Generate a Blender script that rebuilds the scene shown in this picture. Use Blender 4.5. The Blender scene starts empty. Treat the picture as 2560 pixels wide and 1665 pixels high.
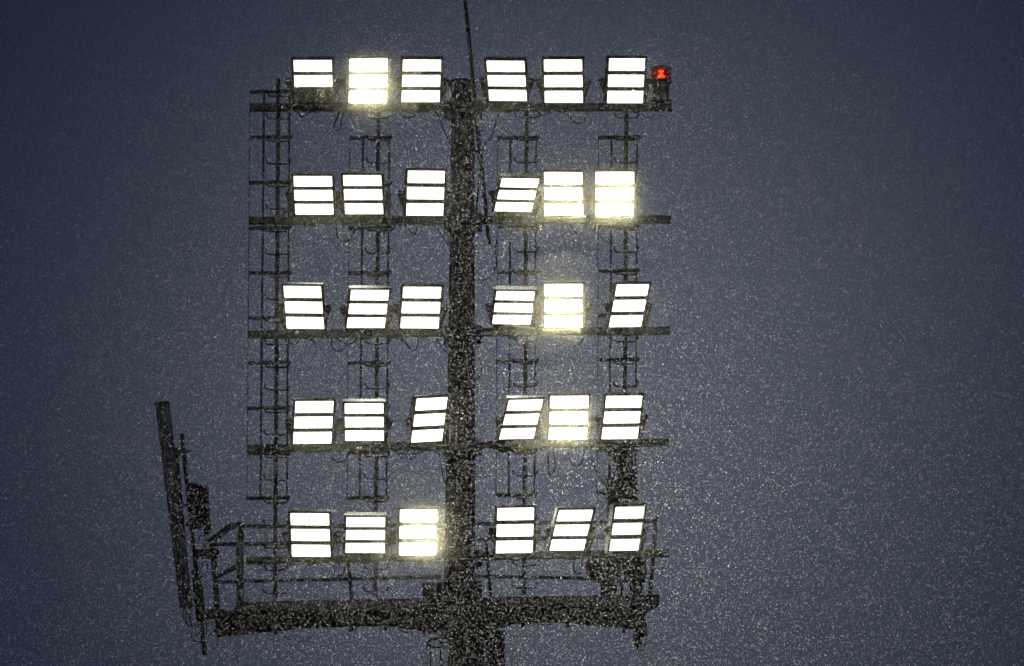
import bpy, math, random
import numpy as np
from mathutils import Vector, Matrix

random.seed(7)
rng = np.random.default_rng(11)
scene = bpy.context.scene
COL = scene.collection

# ------------------------------------------------------------------ camera
SCALE = 0.006            # metres per photo pixel at the mast
DIST = 110.0             # metres from the lens to the mast head
ELEV = math.radians(15)  # the camera looks up by this much
CAM = Vector((0, -DIST * math.cos(ELEV), 1.7))
FWD = Vector((0, math.cos(ELEV), math.sin(ELEV)))
UPV = Vector((0, -math.sin(ELEV), math.cos(ELEV)))
cam_data = bpy.data.cameras.new('camera')
cam = bpy.data.objects.new('camera', cam_data)
COL.objects.link(cam)
cam.location = CAM
cam.rotation_euler = (math.radians(90) + ELEV, 0, 0)
cam_data.sensor_width = 36.0
cam_data.lens = 36.0 * DIST / (2560 * SCALE)
cam_data.clip_start = 0.5
cam_data.clip_end = 5000
scene.camera = cam

# ------------------------------------------------------------------ sky and sun
SUN_ELEV, SUN_ROT = math.radians(1.0), math.radians(200)
world = bpy.data.worlds.new('World')
scene.world = world
world.use_nodes = True
wn, wl = world.node_tree.nodes, world.node_tree.links
wn.clear()
w_out = wn.new('ShaderNodeOutputWorld')
w_bg = wn.new('ShaderNodeBackground')
w_sky = wn.new('ShaderNodeTexSky')
w_sky.sky_type = 'NISHITA'
w_sky.sun_disc = False
w_sky.sun_elevation = SUN_ELEV
w_sky.sun_rotation = SUN_ROT
w_sky.air_density = 1.0
w_sky.dust_density = 2.0
w_sky.ozone_density = 4.0
w_mix = wn.new('ShaderNodeMix')       # overcast dusk: the clear sky muted to slate
w_mix.data_type = 'RGBA'
w_mix.inputs[0].default_value = 0.85
w_mix.inputs[7].default_value = (0.098, 0.114, 0.235, 1)
wl.new(w_sky.outputs[0], w_mix.inputs[6])
# brighter sky patch painted near the view centre so frame corners darken, slightly uneven
def wmath(op, a, b=None):
    nd = wn.new('ShaderNodeMath'); nd.operation = op
    for i, x in enumerate((a, b)):
        if x is None: continue
        if isinstance(x, (int, float)): nd.inputs[i].default_value = x
        else: wl.new(x, nd.inputs[i])
    return nd.outputs[0]
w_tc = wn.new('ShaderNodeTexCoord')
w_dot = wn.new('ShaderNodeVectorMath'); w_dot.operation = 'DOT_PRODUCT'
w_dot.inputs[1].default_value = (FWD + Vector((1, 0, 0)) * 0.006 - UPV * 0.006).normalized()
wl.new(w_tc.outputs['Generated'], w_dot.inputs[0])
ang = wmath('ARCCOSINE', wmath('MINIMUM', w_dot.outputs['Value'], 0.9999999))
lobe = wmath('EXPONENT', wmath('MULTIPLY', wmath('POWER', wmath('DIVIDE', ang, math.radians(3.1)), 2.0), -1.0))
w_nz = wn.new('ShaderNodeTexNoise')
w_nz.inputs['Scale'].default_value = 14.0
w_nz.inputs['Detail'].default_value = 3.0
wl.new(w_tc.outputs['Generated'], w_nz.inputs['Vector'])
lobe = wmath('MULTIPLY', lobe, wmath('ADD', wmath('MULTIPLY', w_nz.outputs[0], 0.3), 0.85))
w_vignette = wn.new('ShaderNodeMix'); w_vignette.data_type = 'RGBA'; w_vignette.blend_type = 'ADD'
wl.new(lobe, w_vignette.inputs[0])
wl.new(w_mix.outputs[2], w_vignette.inputs[6])
w_vignette.inputs[7].default_value = (0.73, 0.80, 0.94, 1)
wl.new(w_vignette.outputs[2], w_bg.inputs[0])
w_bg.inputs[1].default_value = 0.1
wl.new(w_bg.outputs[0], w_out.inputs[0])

sun_data = bpy.data.lights.new('sun', 'SUN')
sun_data.energy = 0.02
sun_data.angle = math.radians(20)
sun_data.color = (1.0, 0.9, 0.8)
sun = bpy.data.objects.new('sun', sun_data)
COL.objects.link(sun)
sd = Vector((math.sin(SUN_ROT) * math.cos(SUN_ELEV), math.cos(SUN_ROT) * math.cos(SUN_ELEV), math.sin(SUN_ELEV)))
sun.rotation_euler = (-sd).to_track_quat('-Z', 'Y').to_euler()

scene.view_settings.view_transform = 'Standard'
scene.view_settings.look = 'None'
scene.view_settings.exposure = 0.0
scene.view_settings.gamma = 1.0
scene.view_settings.use_curve_mapping = False
cy = scene.cycles
cy.use_denoising = True
cy.denoising_prefilter = 'NONE'
cy.denoising_input_passes = 'RGB_ALBEDO_NORMAL'
cy.max_bounces = 3
cy.diffuse_bounces = 0
cy.glossy_bounces = 2
cy.transmission_bounces = 3
cy.transparent_max_bounces = 8
cy.volume_bounces = 0
cy.sample_clamp_indirect = 4
cy.use_light_tree = True
cy.filter_width = 1.8

# ------------------------------------------------------------------ helpers
def at(px, py, Y):
    """world point on the vertical plane y=Y that the photo shows at pixel px,py"""
    d = FWD + Vector((1, 0, 0)) * ((px - 1280) * SCALE / DIST) + UPV * ((832.5 - py) * SCALE / DIST)
    return CAM + d * ((Y - CAM.y) / d.y)

def at_z(px, py, z):
    d = FWD + Vector((1, 0, 0)) * ((px - 1280) * SCALE / DIST) + UPV * ((832.5 - py) * SCALE / DIST)
    return CAM + d * ((z - CAM.z) / d.z)

class MB:
    def __init__(self):
        self.v, self.f, self.smooth = [], [], []
    def add(self, vs, fs, smooth=False):
        o = len(self.v)
        self.v += [Vector(p) for p in vs]
        self.f += [tuple(i + o for i in f) for f in fs]
        self.smooth += [smooth] * len(fs)
        return self
    def hexa(self, c):
        return self.add(c, [(0, 3, 2, 1), (4, 5, 6, 7), (0, 1, 5, 4), (1, 2, 6, 5), (2, 3, 7, 6), (3, 0, 4, 7)])
    def box(self, x0, x1, y0, y1, z0, z1, b=0.0):
        if b <= 0:
            return self.hexa([(x0, y0, z0), (x1, y0, z0), (x1, y1, z0), (x0, y1, z0),
                              (x0, y0, z1), (x1, y0, z1), (x1, y1, z1), (x0, y1, z1)])
        # chamfered along the depth axis
        pr = [(x0 + b, z0), (x1 - b, z0), (x1, z0 + b), (x1, z1 - b), (x1 - b, z1), (x0 + b, z1), (x0, z1 - b), (x0, z0 + b)]
        vs = [(x, y0, z) for x, z in pr] + [(x, y1, z) for x, z in pr]
        fs = [tuple(range(8)), tuple(range(15, 7, -1))] + [(i, i + 8, (i + 1) % 8 + 8, (i + 1) % 8) for i in range(8)]
        return self.add(vs, fs)
    def bar(self, a, b, w, d):
        a, b = Vector(a), Vector(b)
        t = (b - a).normalized()
        yv = Vector((0, 1, 0))
        if abs(t.y) > 0.9: yv = Vector((0, 0, 1))
        n = t.cross(yv).normalized()
        m = n.cross(t).normalized()
        n, m = n * w / 2, m * d / 2
        return self.hexa([a - n - m, a + n - m, a + n + m, a - n + m, b - n - m, b + n - m, b + n + m, b - n + m])
    def tube(self, pts, r, n=6):
        pts = [Vector(p) for p in pts]
        rs = r if isinstance(r, (list, tuple)) else [r] * len(pts)
        vs, fs = [], []
        ref = None
        for i, p in enumerate(pts):
            t = (pts[min(i + 1, len(pts) - 1)] - pts[max(i - 1, 0)]).normalized()
            if ref is None:
                ref = t.cross(Vector((0, 1, 0)))
                if ref.length < 0.2: ref = t.cross(Vector((1, 0, 0)))
            ref = (ref - t * ref.dot(t)).normalized()
            bi = t.cross(ref)
            for k in range(n):
                a = 2 * math.pi * k / n
                vs.append(p + (ref * math.cos(a) + bi * math.sin(a)) * rs[i])
        for i in range(len(pts) - 1):
            for k in range(n):
                fs.append((i * n + k, i * n + (k + 1) % n, (i + 1) * n + (k + 1) % n, (i + 1) * n + k))
        fs.append(tuple(range(n - 1, -1, -1)))
        fs.append(tuple(range((len(pts) - 1) * n, len(pts) * n)))
        return self.add(vs, fs, True)
    def lathe(self, prof, n=24, base=(0, 0, 0), smooth=True):
        b = Vector(base)
        vs, fs = [], []
        for r, z in prof:
            for k in range(n):
                a = 2 * math.pi * k / n
                vs.append(b + Vector((r * math.cos(a), r * math.sin(a), z)))
        for i in range(len(prof) - 1):
            for k in range(n):
                fs.append((i * n + k, i * n + (k + 1) % n, (i + 1) * n + (k + 1) % n, (i + 1) * n + k))
        fs.append(tuple(range(n - 1, -1, -1)))
        fs.append(tuple(range((len(prof) - 1) * n, len(prof) * n)))
        return self.add(vs, fs, smooth)
    def mesh(self, name, mat, off=None):
        off = off or Vector((0, 0, 0))
        me = bpy.data.meshes.new(name)
        me.from_pydata([tuple(p - off) for p in self.v], [], self.f)
        me.polygons.foreach_set('use_smooth', self.smooth)
        me.materials.append(mat)
        me.update()
        return me

def obj(name, me, parent=None, loc=None, rot=None):
    o = bpy.data.objects.new(name, me)
    COL.objects.link(o)
    if parent: o.parent = parent
    if loc is not None: o.location = loc
    if rot is not None: o.rotation_euler = rot
    return o

def part(name, mb, mat, root, label=None):
    """mesh part; the builder holds world coordinates"""
    base = Vector((0, 0, 0))
    p = root
    while p:
        base += p.location
        p = p.parent
    o = obj(name, mb.mesh(name, mat, base), root)
    if label: o['label'] = label
    return o

def tag(o, label, cat, group=None, kind=None):
    o['label'] = label
    if cat: o['category'] = cat
    if group: o['group'] = group
    if kind: o['kind'] = kind
    return o

def thing(name, loc, label, cat, group=None):
    o = bpy.data.objects.new(name, None)
    o.empty_display_size = 0.2
    COL.objects.link(o)
    o.location = loc
    return tag(o, label, cat, group)

def curve(pts, Y, n=5, Y2=None):
    """smooth cable through photo points at depth Y (Catmull-Rom)"""
    Y2 = Y if Y2 is None else Y2
    m = len(pts)
    P = [at(x, y, Y + (Y2 - Y) * i / max(1, m - 1)) for i, (x, y) in enumerate(pts)]
    P = [P[0] * 2 - P[1]] + P + [P[-1] * 2 - P[-2]]
    out = []
    for i in range(1, len(P) - 2):
        p0, p1, p2, p3 = P[i - 1], P[i], P[i + 1], P[i + 2]
        for k in range(n):
            t = k / n
            out.append(0.5 * ((2 * p1) + (p2 - p0) * t + (2 * p0 - 5 * p1 + 4 * p2 - p3) * t * t + (3 * p1 - p0 - 3 * p2 + p3) * t ** 3))
    out.append(P[-2])
    return out

# ------------------------------------------------------------------ materials
def mat(name, col, rough=0.6, metal=0.0, noise=0.35, scale=9.0, bump=0.0):
    m = bpy.data.materials.new(name)
    m.use_nodes = True
    nt = m.node_tree
    b = nt.nodes['Principled BSDF']
    b.inputs['Roughness'].default_value = rough
    b.inputs['Metallic'].default_value = metal
    tc = nt.nodes.new('ShaderNodeTexCoord')
    nz = nt.nodes.new('ShaderNodeTexNoise')
    nz.inputs['Scale'].default_value = scale
    nz.inputs['Detail'].default_value = 6
    rp = nt.nodes.new('ShaderNodeValToRGB')
    rp.color_ramp.elements[0].position = 0.3
    rp.color_ramp.elements[1].position = 0.7
    rp.color_ramp.elements[0].color = (*[c * (1 - noise) for c in col], 1)
    rp.color_ramp.elements[1].color = (*[min(1, c * (1 + noise)) for c in col], 1)
    nt.links.new(tc.outputs['Object'], nz.inputs['Vector'])
    nt.links.new(nz.outputs[0], rp.inputs[0])
    nt.links.new(rp.outputs[0], b.inputs['Base Color'])
    if bump:
        bp = nt.nodes.new('ShaderNodeBump')
        bp.inputs['Strength'].default_value = bump
        bp.inputs['Distance'].default_value = 0.01
        nt.links.new(nz.outputs[0], bp.inputs['Height'])
        nt.links.new(bp.outputs[0], b.inputs['Normal'])
    return m

M = {}
M['steel'] = mat('galvanised_steel', (0.07, 0.072, 0.07), 0.5, 0.25, 0.35, 7, 0.1)
M['dark'] = mat('dark_painted_steel', (0.045, 0.046, 0.045), 0.55, 0.1, 0.3, 12)
M['cast'] = mat('grey_cast_aluminium', (0.085, 0.09, 0.08), 0.45, 0.3, 0.25, 14, 0.1)
M['rubber'] = mat('black_cable_rubber', (0.02, 0.02, 0.02), 0.6, 0, 0.3, 30)
M['radome'] = mat('grey_radome_plastic', (0.18, 0.205, 0.225), 0.55, 0, 0.15, 4)
M['grass'] = mat('dark_turf', (0.035, 0.06, 0.025), 0.9, 0, 0.5, 0.4)

def emis(name, col, strength, rows=False):
    m = bpy.data.materials.new(name)
    m.use_nodes = True
    nt = m.node_tree
    nt.nodes.clear()
    o = nt.nodes.new('ShaderNodeOutputMaterial')
    e = nt.nodes.new('ShaderNodeEmission')
    e.inputs[0].default_value = (*col, 1)
    e.inputs[1].default_value = strength
    if rows:   # rows of single diodes on the circuit board
        tc = nt.nodes.new('ShaderNodeTexCoord')
        sx = nt.nodes.new('ShaderNodeSeparateXYZ')
        nt.links.new(tc.outputs['Object'], sx.inputs[0])
        mu = nt.nodes.new('ShaderNodeMath'); mu.operation = 'MULTIPLY'; mu.inputs[1].default_value = 2 * math.pi / 0.03
        si = nt.nodes.new('ShaderNodeMath'); si.operation = 'SINE'
        mr = nt.nodes.new('ShaderNodeMapRange')
        mr.inputs[1].default_value = -1; mr.inputs[2].default_value = 1
        mr.inputs[3].default_value = 0.35 * strength; mr.inputs[4].default_value = 1.6 * strength
        nt.links.new(sx.outputs[2], mu.inputs[0]); nt.links.new(mu.outputs[0], si.inputs[0])
        nt.links.new(si.outputs[0], mr.inputs[0]); nt.links.new(mr.outputs[0], e.inputs[1])
    nt.links.new(e.outputs[0], o.inputs[0])
    return m

LAMP = (1.0, 0.965, 0.84)
L0 = 3.0
M['led'] = emis('lit_led_lens', LAMP, L0)
M['led_glare'] = emis('glaring_led_lens', LAMP, L0 * 1.5)
M['led_rows'] = emis('lit_led_lens_with_rows', LAMP, L0 * 0.5, True)
M['led_off'] = mat('unlit_led_lens', (0.12, 0.12, 0.11), 0.25, 0, 0.3, 60)
M['beacon_lamp'] = emis('red_beacon_lamp', (1.0, 0.33, 0.06), 4.0)

def red_glass():
    m = bpy.data.materials.new('red_beacon_glass')
    m.use_nodes = True
    nt = m.node_tree
    nt.nodes.clear()
    o = nt.nodes.new('ShaderNodeOutputMaterial')
    t = nt.nodes.new('ShaderNodeBsdfTransparent'); t.inputs[0].default_value = (0.68, 0.1, 0.04, 1)
    g = nt.nodes.new('ShaderNodeBsdfPrincipled')
    g.inputs['Base Color'].default_value = (0.12, 0.006, 0.005, 1)
    g.inputs['Roughness'].default_value = 0.15
    g.inputs['Emission Color'].default_value = (1.0, 0.03, 0.015, 1)   # the lantern glows through its ribbed lens
    g.inputs['Emission Strength'].default_value = 0.14
    mx = nt.nodes.new('ShaderNodeMixShader'); mx.inputs[0].default_value = 0.25
    nt.links.new(t.outputs[0], mx.inputs[1]); nt.links.new(g.outputs[0], mx.inputs[2])
    nt.links.new(mx.outputs[0], o.inputs[0])
    return m
M['red_glass'] = red_glass()

def snow_mat():
    m = bpy.data.materials.new('wet_snow_flake')
    m.use_nodes = True
    nt = m.node_tree
    nt.nodes.clear()
    o = nt.nodes.new('ShaderNodeOutputMaterial')
    d = nt.nodes.new('ShaderNodeBsdfDiffuse'); d.inputs[0].default_value = (0.9, 0.9, 0.9, 1)
    t = nt.nodes.new('ShaderNodeBsdfTranslucent'); t.inputs[0].default_value = (0.92, 0.92, 0.92, 1)
    mx = nt.nodes.new('ShaderNodeMixShader'); mx.inputs[0].default_value = 0.6
    nt.links.new(d.outputs[0], mx.inputs[1]); nt.links.new(t.outputs[0], mx.inputs[2])
    nt.links.new(mx.outputs[0], o.inputs[0])
    return m
M['snow'] = snow_mat()

# ------------------------------------------------------------------ ground
g = obj('ground', MB().add([(-300, -300, 0), (300, -300, 0), (300, 300, 0), (-300, 300, 0)], [(0, 1, 2, 3)]).mesh('ground', M['grass']))
tag(g, 'dark turf far below the floodlight mast', None, kind='structure')

# ------------------------------------------------------------------ mast
YB = -0.45        # crossarms stand just in front of the mast
mast = thing('floodlight_mast', (at(1167, 1600, 0).x, 0, 0), 'tall tapering steel mast carrying five rows of floodlights', 'mast')
def ring(px0, px1, py, Y=0.0):
    a, b = at(px0, py, Y), at(px1, py, Y)
    return (a + b) / 2, (b - a).length / 2
def taper(mb, rings, n=12):
    vs, fs = [], []
    for c, r in rings:
        for k in range(n):
            a = 2 * math.pi * (k + 0.5) / n
            vs.append(c + Vector((math.cos(a), math.sin(a), 0)) * r)
    for i in range(len(rings) - 1):
        for k in range(n):
            fs.append((i * n + k, i * n + (k + 1) % n, (i + 1) * n + (k + 1) % n, (i + 1) * n + k))
    fs.append(tuple(range(n - 1, -1, -1))); fs.append(tuple(range((len(rings) - 1) * n, len(rings) * n)))
    return mb.add(vs, fs)
part('head_shaft', taper(MB(), [ring(1108, 1191, 1500), ring(1110.5, 1190, 1340), ring(1118, 1188.5, 940), ring(1123, 1188, 600), ring(1128, 1187.5, 214)]), M['steel'], mast)
c0, r0 = ring(1122, 1212, 1500)
cb = Vector((c0.x, 0, 0))
part('shaft', taper(MB(), [(cb, 0.62), (Vector((c0.x, 0, c0.z * 0.5)), 0.42), (c0, r0)]), M['steel'], mast)
c1, r1 = ring(1120, 1190, 213); c2, _ = ring(1120, 1190, 205)
cap = part('top_cap', taper(MB(), [(c1, r1), (c2, r1)], 16), M['dark'], mast)
part('cap_stud', MB().tube([at(1157, 206, 0), at(1157, 200, 0)], 0.012), M['dark'], cap)
# hub round the shaft at the platform, gussets under it
part('hub', MB().hexa([at(1056, 1582, -.3), at(1211, 1578, -.3), at(1211, 1578, .42), at(1056, 1582, .42),
                       at(1056, 1457, -.3), at(1204, 1453, -.3), at(1204, 1453, .42), at(1056, 1457, .42)]), M['steel'], mast)
for xa, xb in ((1092, 1128), (1238, 1205)):
    mb = MB()
    vs = [at(xa, 1570, -.05), at(xb, 1570, -.05), at(xb, 1602, -.05), at(xa, 1582, -.05)]
    vs += [p + Vector((0, .1, 0)) for p in vs]
    part('gusset', mb.add(vs, [(0, 1, 2, 3), (7, 6, 5, 4), (0, 4, 5, 1), (1, 5, 6, 2), (2, 6, 7, 3), (3, 7, 4, 0)]), M['steel'], mast)
# cable duct down the right-hand side of the shaft
dt = at(1238, 1581, 0.0)
part('cable_duct', MB().box(dt.x - .145, dt.x + .145, -.12, .2, 0.0, dt.z, 0.02), M['dark'], mast)
# crossarms
ARMS = [((624, 269), (1680, 268)), ((622, 552), (1678, 549)), ((620, 836.5), (1676, 827)), ((619, 1122), (1673, 1106)), ((616, 1402.5), (1671.5, 1383))]
def arm_y(i, px):
    (xa, ya), (xb, yb) = ARMS[i]
    return ya + (yb - ya) * (px - xa) / (xb - xa)
for i, (a, b) in enumerate(ARMS):
    h = 0.105 if i != 4 else 0.1
    arm = part('crossarm', MB().bar(at(*a, YB), at(*b, YB), h, 0.1), M['steel'], mast)
    for px in (a[0] + 1.0, b[0] - 1.0):
        c = at(px, arm_y(i, px), YB)
        part('end_plate', MB().box(c.x - .006, c.x + .006, c.y - .058, c.y + .058, c.z - h / 2 - .006, c.z + h / 2 + .006), M['steel'], arm)
    for px in (1118, 1196):
        c = at(px, arm_y(i, px), YB + .1)
        part('clamp_plate', MB().box(c.x - .055, c.x + .055, c.y - .045, c.y + .35, c.z - .085, c.z + .095), M['steel'], arm)
    # underside bolts
    for px in (775, 860, 905, 1010, 1262, 1350, 1480, 1585):
        c = at(px + random.uniform(-12, 12), arm_y(i, px), YB)
        part('bolt', MB().lathe([(.014, -h / 2 - .045), (.014, -h / 2 - .002)], 8, c), M['dark'], arm)
# feeder cables sweeping from crossarms into the mast
FEED = [([(1080, 279), (1094, 285), (1104, 312), (1116, 340), (1127, 362)], .011), ([(1088, 279), (1108, 290), (1126, 303)], .007),
        ([(1252, 278), (1240, 300), (1232, 335), (1212, 362), (1196, 375), (1180, 379)], .011),
        ([(1082, 562), (1098, 578), (1110, 598), (1122, 614)], .009), ([(1096, 564), (1110, 576), (1117, 592), (1122, 606)], .007),
        ([(1190, 694), (1200, 699), (1213, 700), (1225, 694), (1232, 686)], .006),
        ([(1088, 845), (1100, 862), (1112, 876), (1120, 884)], .009), ([(1092, 845), (1106, 856), (1119, 872)], .006),
        ([(1206, 838), (1196, 868), (1192, 880), (1198, 898), (1203, 920), (1199, 942), (1188, 950)], .009),
        ([(1196, 930), (1194, 960), (1198, 1000), (1204, 1032)], .005),
        ([(1084, 1127), (1098, 1136), (1103, 1160), (1107, 1190), (1116, 1212)], .011), ([(1094, 1126), (1106, 1134), (1115, 1142)], .007),
        ([(1198, 1122), (1200, 1150), (1203, 1182), (1198, 1198), (1186, 1200)], .008),
        ([(1192, 1420), (1200, 1432), (1189, 1440)], .006)]
for pts, r in FEED:
    part('feeder_cable', MB().tube(curve(pts, YB, 5, -.2), r), M['rubber'], mast)
# caged access ladder on the left of the shaft, below the platform
lad = thing('caged_ladder', (at(1103, 1640, -.1).x, -.1, 0), 'caged access ladder on the left of the mast below the platform', 'ladder')
lz = at(1103, 1600, -.1).z
lx = at(1103, 1600, -.1).x
for dx, dy in ((0, 0.0), (0.12, -0.0)):
    part('rail', MB().box(lx + dx - .02, lx + dx + .02, -.12 + dy, -.07 + dy, 0, lz + (0.0 if dx == 0 else -.25)), M['steel'], lad)
zt = at(1100, 1622, -.1).z
for k in range(1):
    for dz in (0.09, -.72, -1.5, -2.3):
        hoop = [Vector((lx + .12 - .33 * math.sin(a) ** .8 if a < math.pi else lx, -.1 + .34 * math.cos(a), zt + dz - .03 * 0)) for a in [math.pi * (i + .01) / 14.02 for i in range(15)]]
        part('cage_hoop', MB().tube(hoop, .02, 6), M['steel'], lad)
for a in (0.3, 0.5, 0.7):
    p = Vector((lx + .12 - .33 * math.sin(math.pi * a) ** .8, -.1 + .34 * math.cos(math.pi * a), 0))
    part('cage_strap', MB().box(p.x - .008, p.x + .008, p.y - .015, p.y + .015, 2.5, zt + .09), M['steel'], lad)
for k in range(18):
    z = zt + .1 - k * .3
    part('rung', MB().tube([(lx, -.095, z), (lx + .12, -.095, z)], .012), M['steel'], lad)

# ------------------------------------------------------------------ lightning rod
RA, RB = (1159, -40), (1223, 611)
rod = thing('lightning_rod', at(RB[0], RB[1], -.3), 'long slanting lightning rod rising past the mast top', 'lightning rod')
def rodp(py, Y=-.3):
    return at(RA[0] + (RB[0] - RA[0]) * (py - RA[1]) / (RB[1] - RA[1]), py, Y)
part('rod', MB().tube([rodp(611), rodp(360), rodp(200), rodp(-40), rodp(-260)], [.034, .034, .03, .03, .014], 8), M['dark'], rod)
part('joint_collar', MB().tube([rodp(80), rodp(72)], .033, 8), M['dark'], rod)
for py in (262, 378, 548):
    p = rodp(py)
    q = at(1176, py, -.12)
    part('standoff', MB().bar(q, p + Vector((.03, 0, 0)), .05, .05), M['steel'], rod)
part('earth_wire', MB().tube(curve([(1206, 385), (1199, 440), (1194, 490), (1190, 540)], -.28), .014), M['rubber'], rod)

# ------------------------------------------------------------------ climbing ladders on the frame
def ladder(tops, bots, y0, y1, ymid, bars, steps, label, low_to=1500, x_step=None):
    """tops/bots: pixel x of wire, thin rail, main rail, side rail at y=230 and y=1250"""
    YL = -.2
    def X(k, py): return tops[k] + (bots[k] - tops[k]) * (py - 230) / 1020
    t = thing('climbing_ladder', at(X(2, low_to), low_to, YL), label, 'ladder', 'climbing ladders on the floodlight frame')
    part('main_rail', MB().bar(at(X(2, y0), y0, YL), at(X(2, low_to), low_to, YL), .062, .05), M['dark'], t)
    ysub = ymid
    part('thin_rail', MB().bar(at(X(1, bars[0]), bars[0], YL + .02), at(X(1, ysub), ysub, YL + .02), .034, .034), M['dark'], t)
    part('side_rail', MB().bar(at(X(3, bars[0]), bars[0], YL + .02), at(X(3, ysub), ysub, YL + .02), .028, .028), M['dark'], t)
    part('safety_wire', MB().tube([at(X(0, bars[0]), bars[0], YL + .05), at(X(0, ysub), ysub, YL + .05)], .0065, 5), M['dark'], t)
    for by in bars:
        off = random.uniform(-1, 1)
        part('crossbar', MB().bar(at(X(0, by) - .5, by + 1.2, YL - .05), at(X(3, by) + 8, by - .8 + off * .4, YL - .05), .05, .04), M['dark'], t)
    for sy in steps:
        xl, xr = X(2, sy) - 29, X(2, sy) + 32
        pts = [(xl, sy - 14), (xl + .8, sy - 7), (xl + 4, sy - 1.5), (xl + 10, sy), (X(2, sy), sy + .5), (xr - 10, sy), (xr - 4, sy - 1.5), (xr - .8, sy - 7), (xr, sy - 14)]
        part('step', MB().tube([at(x, y, YL - .06) for x, y in pts], .0135, 6), M['dark'], t)
    return t
ladder((625, 660, 696, 724), (617, 651, 689, 717), 198, 1500, 1245, [229, 343, 456, 570, 682, 795, 907, 1020, 1133, 1245],
       [240] + [296.5 + 56.5 * k for k in range(22)], 'climbing ladder at the left ends of the crossarms, rising above the top crossarm')
ladder((875, 909, 946.5, 974), (867, 899, 940, 966), 278, 1500, 1244, [344, 457, 570, 682, 795, 907, 1131, 1244],
       [295 + 56.4 * k for k in range(22)], 'climbing ladder midway between the mast and the left ladder')
ladder((1244.5, 1277, 1317, 1341), (1240, 1272, 1311, 1336), 277, 1490, 1237, [344, 455, 566, 680, 791, 903, 1126, 1237],
       [293.6 + 56 * k for k in range(22)], 'climbing ladder just right of the mast', 1488)
ladder((1497, 1530, 1566, 1594), (1492, 1523, 1561, 1588), 276, 1300, 1232, [343, 455, 566, 677, 788, 899, 1122, 1232],
       [294 + 56 * k for k in range(17)], 'climbing ladder nearest the right ends of the crossarms', 1300)

# ------------------------------------------------------------------ service platform
YF, YR = -.2, .8        # near and far railing
plat = thing('service_platform', at(1150, 1535, .2), 'long railed service platform around the mast below the bottom lights', 'platform')
def fy(px): return 1503 + (1487 - 1503) * (px - 609) / (1490 - 609)
def uz(px): return at(px, fy(px) + 32, YF).z
fr = [591, 690, 790, 880, 965, 1060, 1095, 1245, 1308, 1419, 1470, 1560, 1610]
bk = [(541, 1594), (690, 1578), (794, 1569), (878, 1568), (965, 1565), (1059, 1579), (1095, 1584), (1241, 1572), (1308, 1558), (1419, 1557), (1464, 1563), (1560, 1571), (1592, 1573)]
F = [Vector((at(p, fy(p), YF).x, YF, uz(p))) for p in fr]
B = [at_z(px, py, uz(px)) for px, py in bk]
mb = MB()
n = len(F)
H = Vector((0, 0, .045))
vs = F + B + [p + H for p in F] + [p + H for p in B]
fs = []
for i in range(n - 1):
    fs += [(i, n + i, n + i + 1, i + 1), (2 * n + i, 2 * n + i + 1, 3 * n + i + 1, 3 * n + i), (i, i + 1, 2 * n + i + 1, 2 * n + i), (n + i, 3 * n + i, 3 * n + i + 1, n + i + 1)]
fs += [(0, 2 * n, 3 * n, n), (n - 1, 2 * n - 1, 4 * n - 1, 3 * n - 1)]
deck = part('deck', mb.add(vs, fs), M['dark'], plat)
# joists under the deck
for i in (1, 3, 4, 8, 9, 11):
    part('joist', MB().bar(F[i] + Vector((0, .03, -.04)), B[i] + Vector((0, -.03, -.04)), .06, .07), M['steel'], deck)
ep = [at(546, 1520, YR), at(574, 1529, YR), at(592, 1514, YR), at(594, 1578, YR), at(541, 1593, YR)]
ep = ep + [p + Vector((0, .04, 0)) for p in ep]
part('end_gusset', MB().add(ep, [(4, 3, 2, 1, 0), (5, 6, 7, 8, 9)] + [(i, (i + 1) % 5, (i + 1) % 5 + 5, i + 5) for i in range(5)]), M['steel'], plat)
tri = [at(877, 1566, .3), at(893, 1566, .3), at(882, 1578, .3)]
part('lug', MB().add(tri + [p + Vector((0, .05, 0)) for p in tri], [(0, 1, 2), (5, 4, 3), (0, 3, 4, 1), (1, 4, 5, 2), (2, 5, 3, 0)]), M['steel'], deck)
# toe boards: near edge in two lengths, ends
for pa, pb in ((591, 1056), (1208, 1560), (1562, 1650)):
    a, b = at(pa, fy(pa) + 15.5, YF - .02), at(pb, fy(pb) + 15.5, YF - .02)
    part('toe_board', MB().bar(a, b, .17, .03), M['steel'], plat)
part('toe_board', MB().bar(F[0] + Vector((0, 0, .06)), B[0] + Vector((0, 0, .06)), .1, .03), M['steel'], plat)
vs = [at(1650, 1512, YF), at(1617, 1531, YF), at(1600, 1531, YF), at(1600, 1510, YF)]
part('end_bracket', MB().add(vs + [p + Vector((0, .06, 0)) for p in vs], [(0, 1, 2, 3), (7, 6, 5, 4), (0, 4, 5, 1), (1, 5, 6, 2), (2, 6, 7, 3), (3, 7, 4, 0)]), M['steel'], plat)
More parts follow.
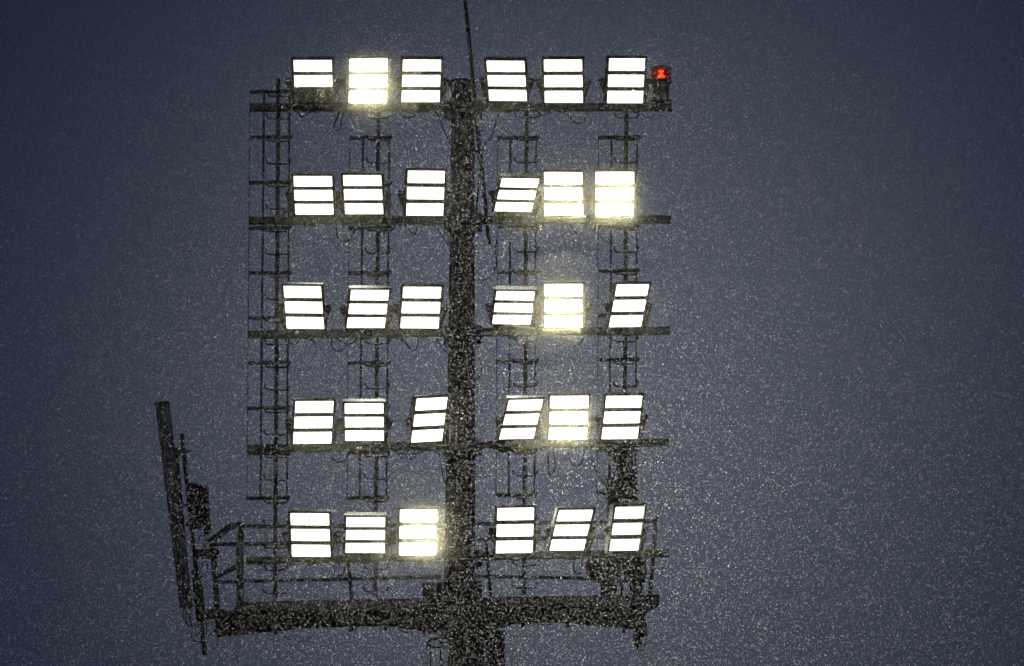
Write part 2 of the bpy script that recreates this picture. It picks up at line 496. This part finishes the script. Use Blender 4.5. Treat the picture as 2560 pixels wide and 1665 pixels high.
# railing
part('post', MB().bar(at(600, 1306, YF), at(600, 1530, YF), .105, .08), M['steel'], plat)
part('post', MB().bar(at(531, 1346, YR), at(546, 1570, YR), .085, .07), M['steel'], plat)
part('post', MB().bar(at(866, 1358, YR), at(886, 1560, YR), .055, .05), M['steel'], plat)
part('post', MB().bar(at(1214, 1345, YR), at(1232, 1550, YR), .055, .05), M['steel'], plat)
part('post', MB().bar(at(1641, 1290, YF), at(1624, 1500, YF), .062, .06), M['steel'], plat)
part('top_rail', MB().bar(at(604, 1316, YF), at(1118, 1313, YF), .052, .05), M['steel'], plat)
part('top_rail', MB().bar(at(1188, 1310, YF), at(1645, 1303, YF), .05, .05), M['steel'], plat)
part('far_top_rail', MB().bar(at(524, 1361, YR), at(1118, 1356, YR), .05, .05), M['steel'], plat)
part('far_top_rail', MB().bar(at(1188, 1348, YR), at(1560, 1343, YR), .046, .05), M['steel'], plat)
part('far_middle_rail', MB().bar(at(540, 1455, YR), at(1112, 1442, YR), .046, .045), M['steel'], plat)
part('far_middle_rail', MB().bar(at(1190, 1441, YR), at(1486, 1446, YR), .044, .045), M['steel'], plat)
part('far_middle_rail', MB().bar(at(1484, 1446, YR), at(1540, 1462, YR), .05, .045), M['steel'], plat)
part('end_rail', MB().bar(at(600, 1311, YF), at(575, 1317, YF + .3), .075, .06), M['steel'], plat)
part('end_rail', MB().bar(at(578, 1315, YF + .26), at(524, 1355, YR), .085, .06), M['steel'], plat)
part('end_rail', MB().bar(at(596, 1414, YF), at(540, 1443, YR), .055, .05), M['steel'], plat)
# cables drooping under the deck
part('slack_cable', MB().tube(curve([(700, 1578), (716, 1594), (735, 1602), (758, 1603), (776, 1594), (789, 1580), (795, 1568)], .3), .006), M['rubber'], plat)
part('slack_cable', MB().tube(curve([(985, 1566), (1005, 1577), (1030, 1584), (1058, 1586), (1080, 1580), (1096, 1574)], .3), .007), M['rubber'], plat)
part('slack_cable', MB().tube(curve([(1308, 1557), (1345, 1561), (1376, 1561), (1396, 1555)], .3), .006), M['rubber'], plat)

# ------------------------------------------------------------------ left antenna group
YA = .45
def lean(a, b, w0, w1, d, y):
    """slanting rounded panel from pixel a (top) to b (bottom)"""
    A, Bp = at(*a, y), at(*b, y)
    t = (A - Bp).normalized()
    nrm = t.cross(Vector((0, 1, 0))).normalized()
    dv = nrm.cross(t).normalized()
    prof = [(-1, .25), (-.72, .8), (-.3, 1), (.3, 1), (.72, .8), (1, .25), (1, -.8), (-1, -.8)]
    vs = []
    for P, w in ((Bp, w1), (A, w0)):
        vs += [P + nrm * (u * w / 2) - dv * (v * d / 2) for u, v in prof]
    fs = [tuple(range(7, -1, -1)), tuple(range(8, 16))] + [(i, (i + 1) % 8, (i + 1) % 8 + 8, i + 8) for i in range(8)]
    return MB().add(vs, fs)
pole = thing('antenna_pole', at(512, 1636, YA + .15), 'slanting antenna mounting pole left of the service platform', 'pole')
def pp(py, y=YA + .15): return at(454.5 + (512 - 454.5) * (py - 1084) / (1636 - 1084), py, y)
part('pipe', MB().tube([pp(1636), pp(1084)], .033, 10), M['steel'], pole)
part('pole_sleeve', MB().tube([pp(1550), pp(1445)], .075, 10), M['steel'], pole)
part('bracket_arm', MB().bar(pp(1386), at(546, 1384, YR), .12, .1), M['steel'], pole)
part('bracket_arm', MB().bar(pp(1536), at(552, 1535, YR), .13, .1), M['steel'], pole)
ant = thing('panel_antenna', at(470, 1520, YA), 'tall slim tilted panel antenna standing left of the lights', 'antenna')
part('radome', lean((406, 1010), (466, 1516), .215, .2, .18, YA), M['radome'], ant)
def apx(py): return 406 + 60 * (py - 1010) / 506
part('radome_cap', lean((405.6, 1007), (406.2, 1013), .225, .225, .19, YA), M['dark'], ant)
part('spine', MB().bar(at(apx(1120) + 20, 1120, YA + .06), at(apx(1500) + 8, 1500, YA + .06), .07, .1), M['dark'], ant)
for py, w in ((1130, .16), (1262, .1), (1312, .1), (1432, .14)):
    c = at(apx(py) + 24, py, YA + .08)
    part('clamp', MB().bar(c, pp(py - 3) + Vector((.02, -.03, 0)), .05, .06), M['steel'], ant)
part('tilt_bracket', MB().bar(at(443, 1130, YA + .1), at(481, 1126, YA + .12), .012, .03), M['steel'], ant)
part('tilt_bracket', MB().bar(at(446, 1138, YA + .1), at(472, 1131, YA + .12), .012, .03), M['steel'], ant)
for dx in (-10, -3, 4, 11):
    part('connector', MB().tube([at(apx(1516) + dx, 1515, YA), at(apx(1524) + dx + 1, 1526, YA)], .013, 8), M['dark'], ant)
JUMP = [([(457, 1520), (459, 1545), (470, 1562), (486, 1564), (496, 1553)], .008), ([(464, 1520), (467, 1550), (476, 1580), (483, 1600), (492, 1604), (504, 1606)], .009),
        ([(471, 1522), (473, 1545), (479, 1568), (492, 1570), (499, 1560)], .008), ([(477, 1512), (484, 1500), (491, 1484)], .008),
        ([(476, 1520), (478, 1555), (482, 1580), (490, 1588), (500, 1580)], .007)]
for pts, r in JUMP:
    part('jumper_cable', MB().tube(curve(pts, YA, 5), r), M['rubber'], ant)
rru = thing('radio_unit', at(500, 1330, YA + .02), 'dark box radio unit hung on the slanting antenna pole', 'radio unit')
v0 = [(465, 1208), (521, 1215), (526, 1318), (475, 1318)]
vs = [at(x, y, YA - .02) for x, y in ((466, 1204), (520, 1216), (527, 1320), (474, 1318))]
part('casing', MB().add(vs + [p + Vector((0, .16, 0)) for p in vs], [(3, 2, 1, 0), (4, 5, 6, 7), (0, 1, 5, 4), (1, 2, 6, 5), (2, 3, 7, 6), (3, 0, 4, 7)]), M['dark'], rru)
for k in range(6):
    u = .12 + .15 * k
    a = vs[0].lerp(vs[1], u); b = vs[3].lerp(vs[2], u)
    part('cooling_fin', MB().bar(a.lerp(b, .04) + Vector((0, -.016, 0)), a.lerp(b, .96) + Vector((0, -.016, 0)), .01, .028), M['dark'], rru)
part('cable_gland', MB().bar(at(516, 1320, YA + .05), at(517, 1334, YA + .05), .085, .06), M['dark'], rru)
for pts in ([(505, 1330), (497, 1348), (496, 1362), (501, 1376)], [(511, 1334), (510, 1352), (505, 1372)], [(516, 1334), (514, 1356), (508, 1374)], [(520, 1334), (519, 1350), (512, 1372)],
            [(505, 1448), (496, 1424), (502, 1407), (512, 1404), (519, 1416), (517, 1432), (506, 1440), (504, 1456)],
            [(498, 1430), (505, 1418), (507, 1408)], [(541, 1548), (543, 1580), (544, 1604), (538, 1620), (526, 1625)], [(529, 1556), (536, 1572), (530, 1584), (520, 1590)],
            [(514, 1552), (517, 1572), (516, 1590)], [(512, 1556), (522, 1558), (536, 1553)]):
    part('jumper_cable', MB().tube(curve(pts, YA + .1, 5), .007), M['rubber'], rru)

# ------------------------------------------------------------------ right antenna group
YC = .25
ra = thing('sector_antenna', at(1560, 1300, YC), 'dark sector antenna under the right half of the fourth crossarm', 'antenna')
part('radome', lean((1556, 1112), (1564, 1300), .29, .33, .2, YC), M['dark'], ra)
part('back_channel', MB().bar(at(1577, 1120, YC + .08), at(1586, 1300, YC + .08), .05, .1), M['dark'], ra)
part('clamp', MB().box(at(1514, 1215, YC).x, at(1592, 1215, YC).x, YC - .12, YC + .1, at(1540, 1222, YC).z, at(1540, 1200, YC).z), M['dark'], ra)
part('clamp', MB().box(at(1516, 1240, YC).x, at(1596, 1240, YC).x, YC - .13, YC + .1, at(1540, 1247, YC).z, at(1540, 1226, YC).z), M['dark'], ra)
part('clamp', MB().box(at(1494, 1122, YC).x, at(1596, 1122, YC).x, YC - .05, YC + .1, at(1540, 1126, YC).z, at(1540, 1116, YC).z), M['dark'], ra)
part('support_pipe', MB().tube([at(1526, 1195, YC + .1), at(1530, 1480, YC + .1)], .055, 10), M['steel'], ra)
for pts in ([(1475, 1122), (1482, 1155), (1492, 1182), (1504, 1200), (1515, 1215)], [(1592, 1125), (1589, 1150), (1589, 1172), (1593, 1180), (1589, 1192)],
            [(1521, 1130), (1522, 1160), (1524, 1198)]):
    part('jumper_cable', MB().tube(curve(pts, YC, 5), .007), M['rubber'], ra)
rp = thing('equipment_pole', at(1594, 1615, YC + .1), 'short pole with hanging cables under the right end of the platform', 'pole')
part('pipe', MB().tube([at(1584, 1330, YC + .1), at(1596, 1615, YC + .1)], .055, 10), M['steel'], rp)
part('pole_sleeve', MB().tube([at(1599, 1590, YC + .1), at(1598, 1500, YC + .1)], .095, 10), M['steel'], rp)
for pts, r in (([(1611, 1570), (1613, 1600), (1612, 1618), (1603, 1628), (1592, 1622), (1587, 1610), (1585, 1580)], .009), ([(1615, 1560), (1615, 1600), (1612, 1616)], .016),
               ([(1572, 1572), (1577, 1582), (1584, 1590)], .006), ([(1587, 1612), (1592, 1624), (1594, 1612)], .012)):
    part('hanging_cable', MB().tube(curve(pts, YC + .05, 5), r), M['rubber'], rp)
du = thing('microwave_drum', at(1500, 1455, YC), 'dark round microwave drum antenna beside the right platform equipment', 'antenna')
c = at(1500, 1421, YC)
mb = MB().lathe([(.0, -.17), (.19, -.165), (.215, -.14), (.215, .12), (.12, .19), (.05, .22)], 24)
rot = Matrix.Rotation(math.radians(-72), 3, 'Y') @ Matrix.Rotation(0.0, 3, 'X')
mb.v = [c + rot @ p for p in mb.v]
part('shroud', mb, M['dark'], du)
part('mount_arm', MB().bar(at(1518, 1418, YC), at(1534, 1418, YC + .08), .14, .12), M['steel'], du)
eb = thing('equipment_box', at(1563, 1462, YC - .05), 'dark equipment box on the pole right of the microwave drum', 'equipment box')
x0, x1, z0, z1 = at(1542, 1400, YC).x, at(1612, 1400, YC).x, at(1560, 1458, YC).z, at(1560, 1392, YC).z
part('casing', MB().box(x0, x1, YC - .2, YC - .02, z0, z1, .015), M['dark'], eb)
part('lid_flange', MB().box(x0 - .02, x1 + .02, YC - .23, YC - .2, z0 + .03, z1 - .02, .02), M['dark'], eb)
part('rib', MB().box(x0 + .06, x0 + .1, YC - .25, YC - .232, z0 + .05, z1 - .05), M['dark'], eb)
part('rib', MB().box(x1 - .1, x1 - .06, YC - .25, YC - .232, z0 + .05, z1 - .05), M['dark'], eb)
for px in (1552, 1574, 1600):
    part('conduit', MB().tube(curve([(px, 1456), (px + 3, 1468), (px + 1, 1492)], YC - .1, 4), .02), M['rubber'], eb)
jb = thing('junction_box', at(1522, 1489, YC), 'small junction box standing on the right part of the platform', 'junction box')
part('casing', MB().box(at(1502, 1480, YC).x, at(1541, 1480, YC).x, YC - .18, YC + .05, at(1520, 1492, YC).z, at(1520, 1470, YC).z, .012), M['dark'], jb)
part('lid', MB().box(at(1500, 1480, YC).x, at(1543, 1480, YC).x, YC - .2, YC + .07, at(1520, 1471, YC).z, at(1520, 1468.5, YC).z), M['dark'], jb)

# ------------------------------------------------------------------ red obstruction light
YO = YB
zb = at(1653, 259, YO).z
bc = at(1653, 259, YO)
bea = thing('obstruction_light', bc, 'red aircraft warning beacon on the right end of the top crossarm', 'beacon')
def bz(py): return at(1653, py, YO).z
k = SCALE
part('base_plate', MB().lathe([(17 * k, bz(259)), (17 * k, bz(255)), (13 * k, bz(252)), (5 * k, bz(250)), (1.5 * k, bz(243))], 16, (bc.x, YO, 0)), M['dark'], bea)
for sx in (-1, 1):
    part('leg', MB().bar((bc.x + sx * 15.5 * k, YO, bz(256)), (bc.x + sx * 15.5 * k, YO, bz(233)), 8 * k, .07), M['dark'], bea)
    part('foot', MB().bar((bc.x + sx * 12 * k, YO, bz(252)), (bc.x + sx * 27 * k, YO, bz(251)), 3 * k, .05), M['dark'], bea)
part('body', MB().lathe([(18 * k, bz(237)), (20 * k, bz(234)), (20 * k, bz(216)), (25 * k, bz(207)), (27 * k, bz(204)), (27 * k, bz(202.5))], 24, (bc.x, YO, 0)), M['dark'], bea)
prof = []
for i in range(15):
    prof.append(((24.2 + .7 * (i % 2)) * k, bz(202.4 - 28 * i / 14)))
lens = part('lens', MB().lathe(prof, 28, (bc.x, YO, 0)), M['red_glass'], bea)
part('lamp', MB().lathe([(9.5 * k, bz(202)), (9.8 * k, bz(196)), (8.6 * k, bz(190)), (5.5 * k, bz(185.5)), (1 * k, bz(184))], 16, (bc.x, YO, 0)), M['beacon_lamp'], bea)
part('lamp', MB().lathe([(7 * k, bz(179.5)), (7 * k, bz(177))], 16, (bc.x, YO, 0)), M['beacon_lamp'], bea)
part('cap', MB().lathe([(24 * k, bz(174.5)), (28 * k, bz(174)), (27 * k, bz(171)), (16 * k, bz(167.5)), (1 * k, bz(166))], 24, (bc.x, YO, 0)), M['dark'], bea)
for a in (0.6, 2.54, 3.74, 5.68):
    part('guard_rod', MB().tube([(bc.x + 26 * k * math.cos(a), YO + 26 * k * math.sin(a), bz(203)), (bc.x + 26 * k * math.cos(a), YO + 26 * k * math.sin(a), bz(173))], .004, 5), M['dark'], bea)
part('clamp_bolt', MB().tube([at(1651, 277, YO), at(1651, 283, YO), at(1651, 293, YO)], [.014, .01, .009], 8), M['dark'], bea)
part('supply_cable', MB().tube(curve([(1600, 276), (1607, 286), (1616, 293), (1626, 294), (1635, 288), (1640, 277)], YO + .02, 5), .008), M['rubber'], bea)

# ------------------------------------------------------------------ floodlights
LIGHTS = [('A1',783.3,202.5,-4.0,38.4,1.2), ('A2',920.5,202.4,8.9,28.0,-2.7), ('A3',1053.1,202.0,7.7,36.2,-2.2),
('A4',1266.9,202.0,-11.2,43.8,4.2), ('A5',1408.5,202.8,-5.0,33.3,1.4), ('A6',1565.0,202.0,21.7,23.3,-6.0),
('B1',784.0,488.0,-3.6,47.9,1.3), ('B2',908.0,486.5,-5.8,46.6,2.0), ('B3',1063.8,483.0,17.8,22.4,-4.4),
('B4',1291.9,487.2,17.6,58.4,-5.0), ('B5',1409.1,484.4,-5.3,33.7,1.9), ('B6',1536.6,484.5,2.6,30.7,-0.9),
('C1',759.6,768.5,-14.7,34.9,4.8), ('C2',919.7,772.2,13.7,48.0,-3.8), ('C3',1052.3,768.9,10.5,39.0,-2.6),
('C4',1283.8,769.1,9.2,58.6,-2.1), ('C5',1408.6,764.4,0.2,32.2,-0.2), ('C6',1572.5,764.1,36.9,32.5,-10.3),
('D1',783.4,1055.9,13.0,35.3,-3.9), ('D2',910.8,1055.0,0.4,49.0,-0.3), ('D3',1073.2,1049.5,41.7,26.3,-12.4),
('D4',1303.1,1048.2,33.9,42.6,-10.5), ('D5',1421.6,1044.6,10.3,30.0,-2.9), ('D6',1554.8,1043.5,23.1,31.9,-6.4),
('E1',776.2,1337.5,-7.3,32.2,2.3), ('E2',913.6,1337.3,3.3,52.2,-0.9), ('E3',1045.1,1330.8,20.4,17.8,-4.9),
('E4',1287.4,1325.9,20.8,21.7,-5.8), ('E5',1428.3,1325.5,32.7,39.1,-8.8), ('E6',1567.4,1321.7,42.9,24.0,-10.3)]
YLAMP = -.88
LW, LH, MH = .572, .672, .182
GP = (LH - 3 * MH) / 2
# shared meshes of one lamp head, front towards -y
fw, fh = LW / 2 + .036, LH / 2 + .04
mb = MB()
mb.box(-fw, fw, -.0055, .05, LH / 2, fh); mb.box(-fw, fw, -.0055, .05, -fh, -LH / 2)
mb.box(-fw, -LW / 2, -.005, .0495, -LH / 2 + .0005, LH / 2 - .0005); mb.box(LW / 2, fw, -.005, .0495, -LH / 2 + .0005, LH / 2 - .0005)
for q in (0, 1):
    zc = LH / 2 - MH - q * (MH + GP)
    mb.box(-LW / 2 + .0005, LW / 2 - .0005, -.0045, .04, zc - GP, zc)
ME_FRAME = mb.mesh('frame', M['cast'])
ME_HOUS = MB().box(-fw + .012, fw - .012, .012, .085, -fh + .015, fh - .015, .02).mesh('housing', M['cast'])
mb = MB()
for i in range(13):
    x = -fw + .05 + i * (2 * fw - .1) / 12
    mb.box(x - .004, x + .004, .085, .135, -fh + .05, fh - .05)
ME_FINS = mb.mesh('heat_sink', M['cast'])
ME_DRV = MB().box(-.2, .2, .137, .24, -.3, -.02, .02).mesh('driver_box', M['dark'])
def lens_mesh(name, m):
    return [MB().add([(-LW / 2 + .003, 0, z1 - MH + .002), (LW / 2 - .003, 0, z1 - MH + .002), (LW / 2 - .003, 0, z1 - .002), (-LW / 2 + .003, 0, z1 - .002)], [(0, 1, 2, 3)]).mesh(name, m)
            for z1 in (LH / 2, LH / 2 - MH - GP, LH / 2 - 2 * (MH + GP))]
ME_LENS = {kk: lens_mesh('lens_module', M[kk]) for kk in ('led', 'led_glare', 'led_rows', 'led_off')}
mb = MB().lathe([(.0, 0), (.034, .002), (.034, .02), (.02, .03), (.02, .055)], 12)
mb.v = [Vector((p.z, p.x, p.y)) for p in mb.v]
ME_KNOB = mb.mesh('pivot_knob', M['dark'])

BEAM = {}
for kk, e_ in (('led', 8.5), ('led_glare', 15.0), ('led_rows', 7.0)):
    ld = bpy.data.lights.new('module_light', 'AREA')
    ld.shape = 'RECTANGLE'
    ld.size, ld.size_y = LW - .012, MH - .008
    ld.spread = math.radians(82)
    ld.energy = e_
    ld.color = LAMP
    BEAM[kk] = ld
GLARE = {'A2', 'B6', 'C5', 'E3', 'D5', 'B5'}
MILD = {'D5', 'B5'}
ROWS = {'E6'}
ROWN = {'A': 'top row', 'B': 'second row', 'C': 'middle row', 'D': 'fourth row', 'E': 'bottom row'}
POS = {1: 'leftmost', 2: 'second from the left', 3: 'just left of the mast', 4: 'just right of the mast', 5: 'second from the right', 6: 'rightmost'}
LOOK = {'A1': 'with its lowest panel unlit', 'A2': 'glaring with a yellow halo', 'A3': 'facing forward', 'A4': 'tilted down and turned left', 'A5': 'facing forward',
        'A6': 'next to the red beacon', 'B1': 'tilted down', 'B2': 'tilted down', 'B3': 'turned slightly right', 'B4': 'tilted steeply and slanting right', 'B5': 'glaring brightly',
        'B6': 'glaring with a wide halo', 'C1': 'turned left in front of the ladder', 'C2': 'tilted and slanting right', 'C3': 'facing forward', 'C4': 'tilted steeply down', 'C5': 'glaring with a strong yellow halo',
        'C6': 'turned far right', 'D1': 'facing forward', 'D2': 'tilted down', 'D3': 'turned far right', 'D4': 'slanting strongly right', 'D5': 'glaring with a halo',
        'D6': 'turned right', 'E1': 'facing forward', 'E2': 'tilted down', 'E3': 'glaring with a yellow halo', 'E4': 'in front of the railing', 'E5': 'slanting strongly right', 'E6': 'turned far right'}
CABLES = {'A1': [[(744, 279), (750, 289), (758, 292), (766, 287), (770, 279)]],
          'A2': [[(847, 279), (842, 296), (835, 312), (838, 322), (845, 325), (852, 317), (853, 300), (858, 280)], [(876, 279), (884, 288), (892, 287), (897, 279)]],
          'A3': [[(996, 279), (1006, 290), (1020, 295), (1040, 290)]], 'A4': [[(1330, 279), (1345, 289), (1360, 287), (1378, 279)]],
          'A5': [[(1415, 279), (1425, 294), (1438, 306), (1449, 309), (1460, 303), (1465, 279)]],
          'A6': [[(1585, 277), (1592, 281), (1600, 277)]],
          'B1': [[(724, 524), (712, 527), (704, 540)], [(728, 528), (714, 532), (710, 544)]],
          'B2': [[(841, 562), (842, 584), (850, 599), (864, 603), (876, 598), (884, 580), (898, 562)]],
          'B3': [[(1012, 560), (1022, 572), (1031, 582), (1038, 585), (1042, 575), (1044, 560)], [(990, 562), (976, 578), (962, 584), (950, 581)]],
          'B5': [[(1426, 558), (1433, 574), (1444, 584), (1456, 581), (1464, 570), (1466, 558)]], 'B6': [[(1477, 558), (1479, 572), (1485, 577), (1489, 568), (1487, 558)]],
          'B4': [[(1242, 600), (1238, 625), (1242, 650), (1238, 668), (1232, 684)]],
          'C1': [[(712, 846), (722, 855), (736, 861), (745, 855), (748, 846)], [(775, 846), (782, 852), (789, 860)]],
          'C2': [[(830, 845), (829, 862), (836, 874), (848, 878), (860, 871), (868, 856), (868, 845)], [(842, 845), (856, 856), (872, 859), (886, 855), (891, 845)]],
          'C3': [[(1003, 845), (1014, 857), (1026, 873), (1034, 878), (1043, 868), (1046, 846)], [(976, 845), (992, 846), (1006, 853)]],
          'C5': [[(1402, 838), (1416, 852), (1430, 864), (1444, 862), (1460, 845)]],
          'D1': [[(770, 1126), (776, 1132)]],
          'D2': [[(829, 1126), (829, 1142), (836, 1152), (848, 1155), (861, 1151), (869, 1140), (871, 1126)]],
          'D3': [[(992, 1127), (1000, 1141), (1007, 1146)], [(1008, 1130), (1018, 1144), (1030, 1147), (1041, 1136)], [(985, 1127), (1010, 1134), (1040, 1134), (1068, 1126)]],
          'D4': [[(1370, 1114), (1370, 1150), (1372, 1180), (1378, 1189), (1384, 1180), (1387, 1156), (1383, 1120)]],
          'D5': [[(1420, 1114), (1422, 1140), (1430, 1159), (1442, 1165), (1454, 1156), (1460, 1136), (1461, 1112)]],
          'E1': [[(660, 1412), (672, 1426), (700, 1425), (742, 1408)]],
          'E2': [[(834, 1404), (835, 1430), (842, 1438), (854, 1439), (860, 1432), (862, 1414), (872, 1406)]],
          'E5': [[(1437, 1394), (1435, 1420), (1441, 1434), (1449, 1434), (1455, 1424), (1454, 1394)]]}
GROUPS = 'floodlights on the mast'
for code, px, py, yaw, pit, rol in LIGHTS:
    row = 'ABCDE'.index(code[0])
    cen = at(px, py, YLAMP)
    ay = arm_y(row, px)
    base = at(px, ay, YB) + Vector((0, 0, .053))
    col_pos = POS[int(code[1])]
    t = thing('floodlight', base, 'LED floodlight ' + LOOK[code] + ', ' + col_pos + ' in the ' + ROWN[code[0]], 'floodlight', GROUPS)
    R = Matrix.Rotation(math.radians(yaw), 3, 'Z') @ Matrix.Rotation(math.radians(pit), 3, 'X') @ Matrix.Rotation(math.radians(rol), 3, 'Y')
    eu = R.to_euler()
    off = cen - base
    fo = obj('frame', ME_FRAME, t, off, eu)
    ho = obj('housing', ME_HOUS, t, off, eu)
    obj('heat_sink', ME_FINS, t, off, eu)
    obj('driver_box', ME_DRV, t, off, eu)
    kind = 'led_glare' if code in GLARE else 'led_rows' if code in ROWS else 'led'
    for i in range(3):
        kk = 'led_off' if (code == 'A1' and i == 2) else kind
        lo = obj('lens_module', ME_LENS[kk][i], t, off, eu)
        if kk == 'led_off':
            lo['label'] = 'unlit dark lens module'
            continue
        # the directed beam of this module
        zm = LH / 2 - MH / 2 - i * (MH + GP)
        obj('module_light', BEAM[kk], t, off + R @ Vector((0, -.003, zm)), (R @ Matrix.Rotation(-math.pi / 2, 3, 'X')).to_euler())
    # pivots and yoke
    Ry = Matrix.Rotation(math.radians(yaw), 3, 'Z')
    mb = MB()
    feet = []
    for s in (-1, 1):
        piv = cen + R @ Vector((s * (fw + .004), .035, 0))
        ko = obj('pivot_knob', ME_KNOB, t, piv - base, eu if s > 0 else (R @ Matrix.Rotation(math.pi, 3, 'Z')).to_euler())
        top = cen + R @ Vector((s * (fw + .075), .035, 0))
        foot = base + Ry @ Vector((s * .27, 0, .012))
        feet.append(foot)
        mb.bar(piv, top + (top - piv) * .1, .05, .05)
        mb.bar(top + Vector((0, 0, .02)), foot, .075, .03)
        # gusset web between arm and head
        a, b_, c_ = top.lerp(foot, .45), foot, base + Ry @ Vector((s * .12, 0, .012))
        w = Vector((0, .012, 0))
        mb.add([a - w, b_ - w, c_ - w, a + w, b_ + w, c_ + w], [(0, 1, 2), (5, 4, 3), (0, 3, 4, 1), (1, 4, 5, 2), (2, 5, 3, 0)])
    mb.bar(feet[0], feet[1], .03, .07)
    part('yoke', mb, M['dark'], t)
    part('mounting_clamp', MB().box(base.x - .07, base.x + .07, YB - .062, YB + .062, base.z - .118, base.z + .012), M['dark'], t)
    for pts in CABLES.get(code, []):
        part('power_cable', MB().tube(curve(pts, YB + .02, 5), .011), M['rubber'], t)

# ------------------------------------------------------------------ snow in the air
N = 860000
zc = at(1280, 832, 0).z
pos = np.empty((N, 3))
pos[:, 0] = rng.uniform(-8.6, 8.6, N)
pos[:, 1] = rng.uniform(-17.0, 1.5, N)
pos[:, 2] = rng.uniform(zc - 9.0, zc + 5.6, N)
ln = rng.uniform(.0036, .0066, N) * np.where(rng.random(N) < .1, 1.5, 1.0)
wd = ln * rng.uniform(.45, .95, N)
u = rng.normal(size=(N, 3)); u /= np.linalg.norm(u, axis=1, keepdims=True)
v = np.cross(u, rng.normal(size=(N, 3))); v /= np.linalg.norm(v, axis=1, keepdims=True)
u *= ln[:, None]; v *= wd[:, None]
quad = np.stack([pos - u, pos + v * rng.uniform(.6, 1, (N, 1)), pos + u, pos - v * rng.uniform(.6, 1, (N, 1))], 1).reshape(-1, 3).astype(np.float32)
me = bpy.data.meshes.new('falling_snow')
me.vertices.add(4 * N); me.vertices.foreach_set('co', quad.ravel())
me.loops.add(4 * N); me.loops.foreach_set('vertex_index', np.arange(4 * N, dtype=np.int32))
me.polygons.add(N); me.polygons.foreach_set('loop_start', np.arange(0, 4 * N, 4, dtype=np.int32))
me.materials.append(M['snow'])
me.update(calc_edges=True)
tag(obj('falling_snow', me), 'fine wet snow flakes drifting through the floodlight beams', 'snow', kind='stuff')

# ------------------------------------------------------------------ added volumes round the lamps, imitating lens bloom
def bloom_mat(name, dens):
    m = bpy.data.materials.new(name)
    m.use_nodes = True
    nt = m.node_tree
    nt.nodes.clear()
    o = nt.nodes.new('ShaderNodeOutputMaterial')
    p = nt.nodes.new('ShaderNodeVolumePrincipled')
    p.inputs['Color'].default_value = (1.0, 0.96, 0.64, 1)
    p.inputs['Density'].default_value = dens
    p.inputs['Anisotropy'].default_value = 0.3
    nt.links.new(p.outputs[0], o.inputs['Volume'])
    return m
BLOOM = [bloom_mat('dense_lamp_bloom', .12), bloom_mat('thin_lamp_bloom', .05), bloom_mat('mild_lamp_bloom', .07), bloom_mat('faint_lamp_bloom', .025), bloom_mat('trace_lamp_bloom', .01)]
def blob(hx, hy, hz, ex, n=20, m=14):
    vs, fs = [(0, 0, -hz)], []
    sp = lambda v, e: math.copysign(abs(v) ** e, v)
    for j in range(1, m):
        a = -math.pi / 2 + math.pi * j / m
        for i in range(n):
            b = 2 * math.pi * i / n
            vs.append((hx * sp(math.cos(a), ex) * sp(math.cos(b), ex), hy * sp(math.cos(a), ex) * sp(math.sin(b), ex), hz * sp(math.sin(a), ex)))
    vs.append((0, 0, hz))
    top = len(vs) - 1
    for i in range(n):
        fs.append((0, 1 + (i + 1) % n, 1 + i))
        fs.append((top, 1 + (m - 2) * n + i, 1 + (m - 2) * n + (i + 1) % n))
        for j in range(m - 2):
            fs.append((1 + j * n + i, 1 + j * n + (i + 1) % n, 1 + (j + 1) * n + (i + 1) % n, 1 + (j + 1) * n + i))
    return MB().add(vs, fs)
ME_BLOOM = [blob(.46, .26, .51, .75).mesh('bloom_core', BLOOM[0]), blob(.82, .5, .9, 1.0).mesh('bloom_veil', BLOOM[1]),
           blob(.46, .26, .51, .75).mesh('bloom_core', BLOOM[2]), blob(.82, .5, .9, 1.0).mesh('bloom_veil', BLOOM[3]), blob(.62, .42, .68, .9).mesh('bloom_veil', BLOOM[4])]
for code, px, py, yaw, pit, rol in LIGHTS:
    R = Matrix.Rotation(math.radians(yaw), 3, 'Z') @ Matrix.Rotation(math.radians(pit), 3, 'X') @ Matrix.Rotation(math.radians(rol), 3, 'Y')
    c = at(px, py, YLAMP)
    mt = thing('bloom_volume', c, ('added yellowish bloom volume around the glaring floodlight ' if code in GLARE else 'faint added bloom volume around the floodlight ') + POS[int(code[1])] + ' in the ' + ROWN[code[0]], 'added_bloom')
    mt['kind'] = 'stuff'
    if code not in GLARE:
        obj('bloom_veil', ME_BLOOM[4], mt, R @ Vector((0, -.15, 0)), R.to_euler())
        continue
    q = 2 if code in MILD else 0
    obj('bloom_core', ME_BLOOM[q], mt, R @ Vector((0, -.1, 0)), R.to_euler())
    obj('bloom_veil', ME_BLOOM[q + 1], mt, R @ Vector((0, -.2, 0)), R.to_euler())
